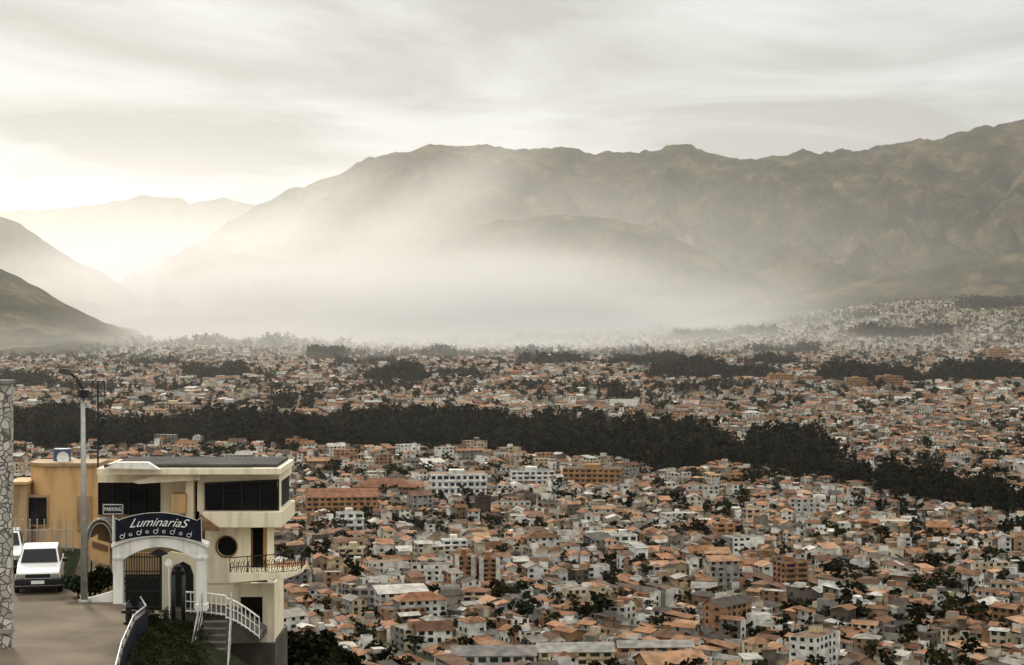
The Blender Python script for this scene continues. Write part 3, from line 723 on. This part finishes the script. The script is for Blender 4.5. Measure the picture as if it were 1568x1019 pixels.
b=B(); b.tube((SX(140,71.7),71.7,SZ(858,71.7)),(SX(140,71.7),71.7,ZR),.03); b.tube((SX(166,71.7),71.7,SZ(866,71.7)),(SX(166,71.7),71.7,ZR),.03); b.done('legs',M_blk,p)
p=empty('metal_fence'); b=B()
for i in range(9):
    x=24+i*11; Y=78.5; b.tube((SX(x,Y),Y,ZR-.3),(SX(x,Y),Y,SZ(795,Y)),.03,k=6)
for i in range(40):
    x=24+i*2.25; Y=78.5; b.tube((SX(x,Y),Y,ZR),(SX(x,Y),Y,SZ(812,Y)),.008,k=4)
for yy in(812,835): b.tube((SX(20,78.5),78.5,SZ(yy,78.5)),(SX(113,78.5),78.5,SZ(yy,78.5)),.02)
b.done('bars',M_steel,p)
B().box(SX(-20,79),SX(118,79),79,79.3,ZR-.3,SZ(838,79)).done('retaining_wall',M_tan)
B().quad((SX(88,78),73.5,ZR+.01),(SX(120,74),72.6,ZR+.01),(SX(120,78),78.8,ZR+.75),(SX(60,78),78.8,ZR+.75)).done('grass_verge',M_grass)
# ---- street lamp
p=empty('street_lamp'); Y=69.3; b=B()
b.tube((SX(129,Y),Y,ZR),(SX(127,Y),Y,SZ(608,Y)),.13,.075,k=14); b.tube((SX(129,Y),Y,ZR-.05),(SX(129,Y),Y,ZR+.12),.22,k=14); b.done('pole',M_steel,p,0,True)
b=B(); b.path([(SX(a,Y),Y,SZ(c,Y)) for a,c in[(127,610),(127,598),(123,588),(116,578),(106,571)]],.045); b.pbox(121,134,597,609,Y-.15,.3); b.done('arm',M_blk,p)
b=B(); b.prism([(88,569),(92,564),(106,565),(112,573),(104,575),(90,572)],Y-.15,.32); b.done('lamp_head',M_cdark,p,.02)
# ---- cars
def car(name,loc,rot,paint):
    e=empty(name,loc); e.rotation_euler=(0,0,rot)
    def loft(nm,secs,m,bev=.04):
        b=B()
        for y,z0,z1,h0,h1 in secs: b.v+=[(-h0,y,z0),(h0,y,z0),(h1,y,z1),(-h1,y,z1)]
        for i in range(len(secs)-1):
            for k in range(4): j=(k+1)%4; b.f.append((4*i+k,4*i+j,4*i+4+j,4*i+4+k))
        b.f.append((0,1,2,3)); L=4*(len(secs)-1); b.f.append((L+3,L+2,L+1,L)); return b.done(nm,m,e,bev)
    loft('body',[(0,.38,.78,.78,.74),(.06,.30,.84,.83,.78),(1.15,.28,1.0,.85,.80),(1.5,.28,1.02,.85,.82),(4.0,.28,1.02,.85,.82),(4.2,.35,.95,.8,.76)],paint,.05)
    loft('cabin',[(1.15,.99,1.005,.76,.76),(1.85,.99,1.52,.78,.64),(3.4,.99,1.54,.78,.64),(4.05,.99,1.01,.76,.74)],paint,.04)
    b=B(); b.quad((-.68,1.19,1.045),(.68,1.19,1.045),(.585,1.76,1.475),(-.585,1.76,1.475)); o=b.done('windshield',M_dkglass,e); o.location=(0,-.03,.02)
    for s in(-1,1):
        b=B(); b.quad((s*.79,1.5,1.06),(s*.79,3.7,1.06),(s*.675,3.35,1.46),(s*.675,1.95,1.46)); b.done('side_window',M_dkglass,e)
        b=B(); b.box(s*.62-.14,s*.62+.14,-.03,.05,.62,.78); b.done('headlight',M_lens,e,.02)
        b=B(); b.box(s*.80-.05,s*.80+.03,-.02,.06,.63,.77); b.done('indicator',M_yel,e,.01)
        b=B(); b.box(s*.93-.09,s*.93+.09,1.45,1.55,1.02,1.16); b.done('mirror',M_blk,e,.02)
        for y in(.75,3.35):
            b=B(); b.tube((s*.70,y,.31),(s*.88,y,.31),.31,k=24); b.done('wheel',M_rub,e,.03)
            b=B(); b.tube((s*.84,y,.31),(s*.89,y,.31),.18,k=16); b.done('hub',M_steel,e)
    b=B(); b.box(-.46,.46,-.025,.05,.63,.77); b.done('grille',M_blk,e)
    b=B(); b.box(-.84,.84,-.12,.1,.36,.60); b.done('bumper',M_blk,e,.04)
    b=B(); b.box(-.24,.24,-.135,-.11,.42,.54); b.done('number_plate',M_wt,e)
    b=B(); b.box(-.7,.7,.1,.2,.2,.36); b.done('underside',M_blk,e)
    return e
car('parked_car',(SX(58,71.2),71.2,ZR),.20,M_carw)
car('parked_car',(SX(10,77),76.3,ZR),.24,M_carw)
# ---- foreground bushes and trees
def plant(name,x,y,z,h,w,kind='round',n=1800,size=.03,col=(.028,.035,.016),seed=1):
    e=empty(name); return treemass('crown_and_trunk',[(x,y,z,h,w)],[variant(kind,n,seed,size)],col,e)
plant('round_bush',SX(120,70.5),70.5,ZR-.3,1.35,1.1,n=1200,size=.045,col=(.018,.023,.011),seed=3)
plant('round_bush',SX(153,70.6),70.6,ZR-.3,1.45,1.1,n=1200,size=.045,col=(.018,.023,.011),seed=4)
for i,(px,py,Y,w,k) in enumerate([(432,952,86,1.1,'round'),(458,975,100,1.1,'round'),(505,936,98,1.1,'pine'),(530,968,104,1.0,'round'),(490,972,90,1.2,'round'),(415,985,84,1.2,'round'),(545,1000,98,1.2,'round'),(580,1006,150,1.2,'round'),(1212,972,330,1.2,'round'),(960,1005,340,1.2,'round'),(650,1006,300,1.2,'round')]):
    X=SX(px,Y); zg=float(zt(X,Y)); zt_=SZ(py,Y); plant('broadleaf_tree' if k=='round' else 'conifer_tree',X,Y,zg-.3,max(3,zt_-zg),w,k,4000,.03,(.018,.021,.011),60+i)
# ---------------- haze (real participating medium)
def vol(name,dens,g,col,grad,nz):
    m=bpy.data.materials.new(name); m.use_nodes=True; nt=m.node_tree; nt.nodes.clear()
    out=nt.nodes.new('ShaderNodeOutputMaterial'); s=nt.nodes.new('ShaderNodeVolumeScatter')
    s.inputs['Color'].default_value=(*col,1); s.inputs['Density'].default_value=dens; s.inputs['Anisotropy'].default_value=g
    nt.links.new(s.outputs[0],out.inputs['Volume'])
    if grad:
        tc=nt.nodes.new('ShaderNodeTexCoord'); l=nt.nodes.new('ShaderNodeVectorMath'); l.operation='LENGTH'
        nt.links.new(tc.outputs['Object'],l.inputs[0])
        mr=nt.nodes.new('ShaderNodeMapRange'); mr.interpolation_type='SMOOTHSTEP'; mr.inputs[1].default_value=.15; mr.inputs[2].default_value=1.0; mr.inputs[3].default_value=dens; mr.inputs[4].default_value=0
        nt.links.new(l.outputs['Value'],mr.inputs[0]); o=mr.outputs[0]
        if nz:
            n=nt.nodes.new('ShaderNodeTexNoise'); n.inputs['Scale'].default_value=2.2; n.inputs['Detail'].default_value=2
            nt.links.new(tc.outputs['Object'],n.inputs['Vector'])
            m2=nt.nodes.new('ShaderNodeMapRange'); m2.inputs[1].default_value=.35; m2.inputs[2].default_value=.65; m2.inputs[3].default_value=.35; m2.inputs[4].default_value=1.5
            nt.links.new(n.outputs['Fac'],m2.inputs[0]); mm=nt.nodes.new('ShaderNodeMath'); mm.operation='MULTIPLY'
            nt.links.new(o,mm.inputs[0]); nt.links.new(m2.outputs[0],mm.inputs[1]); o=mm.outputs[0]
        nt.links.new(o,s.inputs['Density'])
    return m
hz=(1,.985,.94)
def ell(name,c,r,dens,grad=True,rot=0,nz=False):
    me=bpy.data.meshes.new(name); bm=bmesh.new(); bmesh.ops.create_icosphere(bm,subdivisions=5,radius=1); bm.to_mesh(me); bm.free()
    me.materials.append(vol(name+'_mat',dens,.62,hz,grad,nz)); o=new_obj(name,me); o.location=c; o.scale=r; o.rotation_euler=(0,rot,0)
ell('air_haze',(0,11800,0),(14000,11200,1500),2.0e-5,False)
ell('valley_haze',(-2100,10000,0),(6200,5200,1050),3.2e-4,True)
ell('smoke_haze',(-650,7600,20),(2300,2400,520),1.5e-3,True,0,True)
ell('low_mist',(-500,6600,0),(3200,2900,150),7e-4,True,0,True)
ell('shaft_shaped_haze',(-500,7800,400),(1000,800,230),5e-4,True,-.62)  # tilted denser haze, its shape stands in for a slanting light beam
ell('shaft_shaped_haze',(-1080,7900,330),(900,800,170),5e-4,True,-.62)  # second beam of light imitated by a tilted haze body
# ---------------- world and sun
w=bpy.data.worlds.new('World'); scene.world=w; w.use_nodes=True; nt=w.node_tree; nt.nodes.clear()
out=nt.nodes.new('ShaderNodeOutputWorld'); b1=nt.nodes.new('ShaderNodeBackground'); b2=nt.nodes.new('ShaderNodeBackground'); mx=nt.nodes.new('ShaderNodeMixShader')
EL=math.radians(25); AZ=math.radians(-21)
sk=nt.nodes.new('ShaderNodeTexSky'); sk.sky_type='NISHITA'; sk.sun_disc=False; sk.sun_elevation=EL; sk.sun_rotation=AZ
nt.links.new(sk.outputs[0],b1.inputs[0]); b1.inputs[1].default_value=.05
tc=nt.nodes.new('ShaderNodeTexCoord'); sp=nt.nodes.new('ShaderNodeSeparateXYZ'); nt.links.new(tc.outputs['Generated'],sp.inputs[0])
def M(op,a,b_=None):
    n=nt.nodes.new('ShaderNodeMath'); n.operation=op
    for i,x in enumerate((a,b_)):
        if x is None: continue
        if isinstance(x,(int,float)): n.inputs[i].default_value=x
        else: nt.links.new(x,n.inputs[i])
    return n.outputs[0]
zc=M('MAXIMUM',sp.outputs[2],0.0); zd=M('ADD',zc,.09)
cb=nt.nodes.new('ShaderNodeCombineXYZ'); nt.links.new(M('DIVIDE',sp.outputs[0],zd),cb.inputs[0]); nt.links.new(M('DIVIDE',sp.outputs[1],zd),cb.inputs[1])
no=nt.nodes.new('ShaderNodeTexNoise'); no.inputs['Scale'].default_value=.95; no.inputs['Detail'].default_value=8; no.inputs['Roughness'].default_value=.54; no.inputs['Distortion'].default_value=.6
mp=nt.nodes.new('ShaderNodeMapping'); mp.inputs['Location'].default_value=(3.3,1.2,0); mp.inputs['Rotation'].default_value=(0,0,.45)
nt.links.new(cb.outputs[0],mp.inputs[0]); nt.links.new(mp.outputs[0],no.inputs['Vector'])
r=nt.nodes.new('ShaderNodeValToRGB'); e=r.color_ramp.elements; e[0].position=.40; e[0].color=(.54,.54,.51,1); e[1].position=.60; e[1].color=(.83,.845,.81,1)
nt.links.new(no.outputs['Fac'],r.inputs['Fac'])
sv=nt.nodes.new('ShaderNodeVectorMath'); sv.operation='SCALE'; nt.links.new(r.outputs[0],sv.inputs[0]); nt.links.new(M('ADD',M('MULTIPLY',M('MAXIMUM',M('SUBTRACT',zc,.18),0.0),2.4),.95),sv.inputs['Scale'])
nt.links.new(sv.outputs[0],b2.inputs[0]); b2.inputs[1].default_value=1
mx.inputs[0].default_value=.95; nt.links.new(b1.outputs[0],mx.inputs[1]); nt.links.new(b2.outputs[0],mx.inputs[2]); nt.links.new(mx.outputs[0],out.inputs[0])
L=bpy.data.lights.new('sun','SUN'); L.energy=2.9; L.angle=math.radians(8); L.color=(1,.91,.78)
so=bpy.data.objects.new('sun',L); scene.collection.objects.link(so)
d=Vector((math.sin(AZ)*math.cos(EL),math.cos(AZ)*math.cos(EL),math.sin(EL))); so.rotation_euler=d.to_track_quat('Z','Y').to_euler()
# ---------------- camera
cam=bpy.data.cameras.new('camera'); co=bpy.data.objects.new('camera',cam); scene.collection.objects.link(co); scene.camera=co
co.location=(0,0,CZ); co.rotation_euler=(math.pi/2,0,0); cam.sensor_width=36; cam.lens=36*F/1568; cam.shift_y=-(509.2-HY)/1568
cam.clip_start=1; cam.clip_end=60000
scene.view_settings.view_transform='Standard'; scene.view_settings.look='None'; scene.view_settings.exposure=0
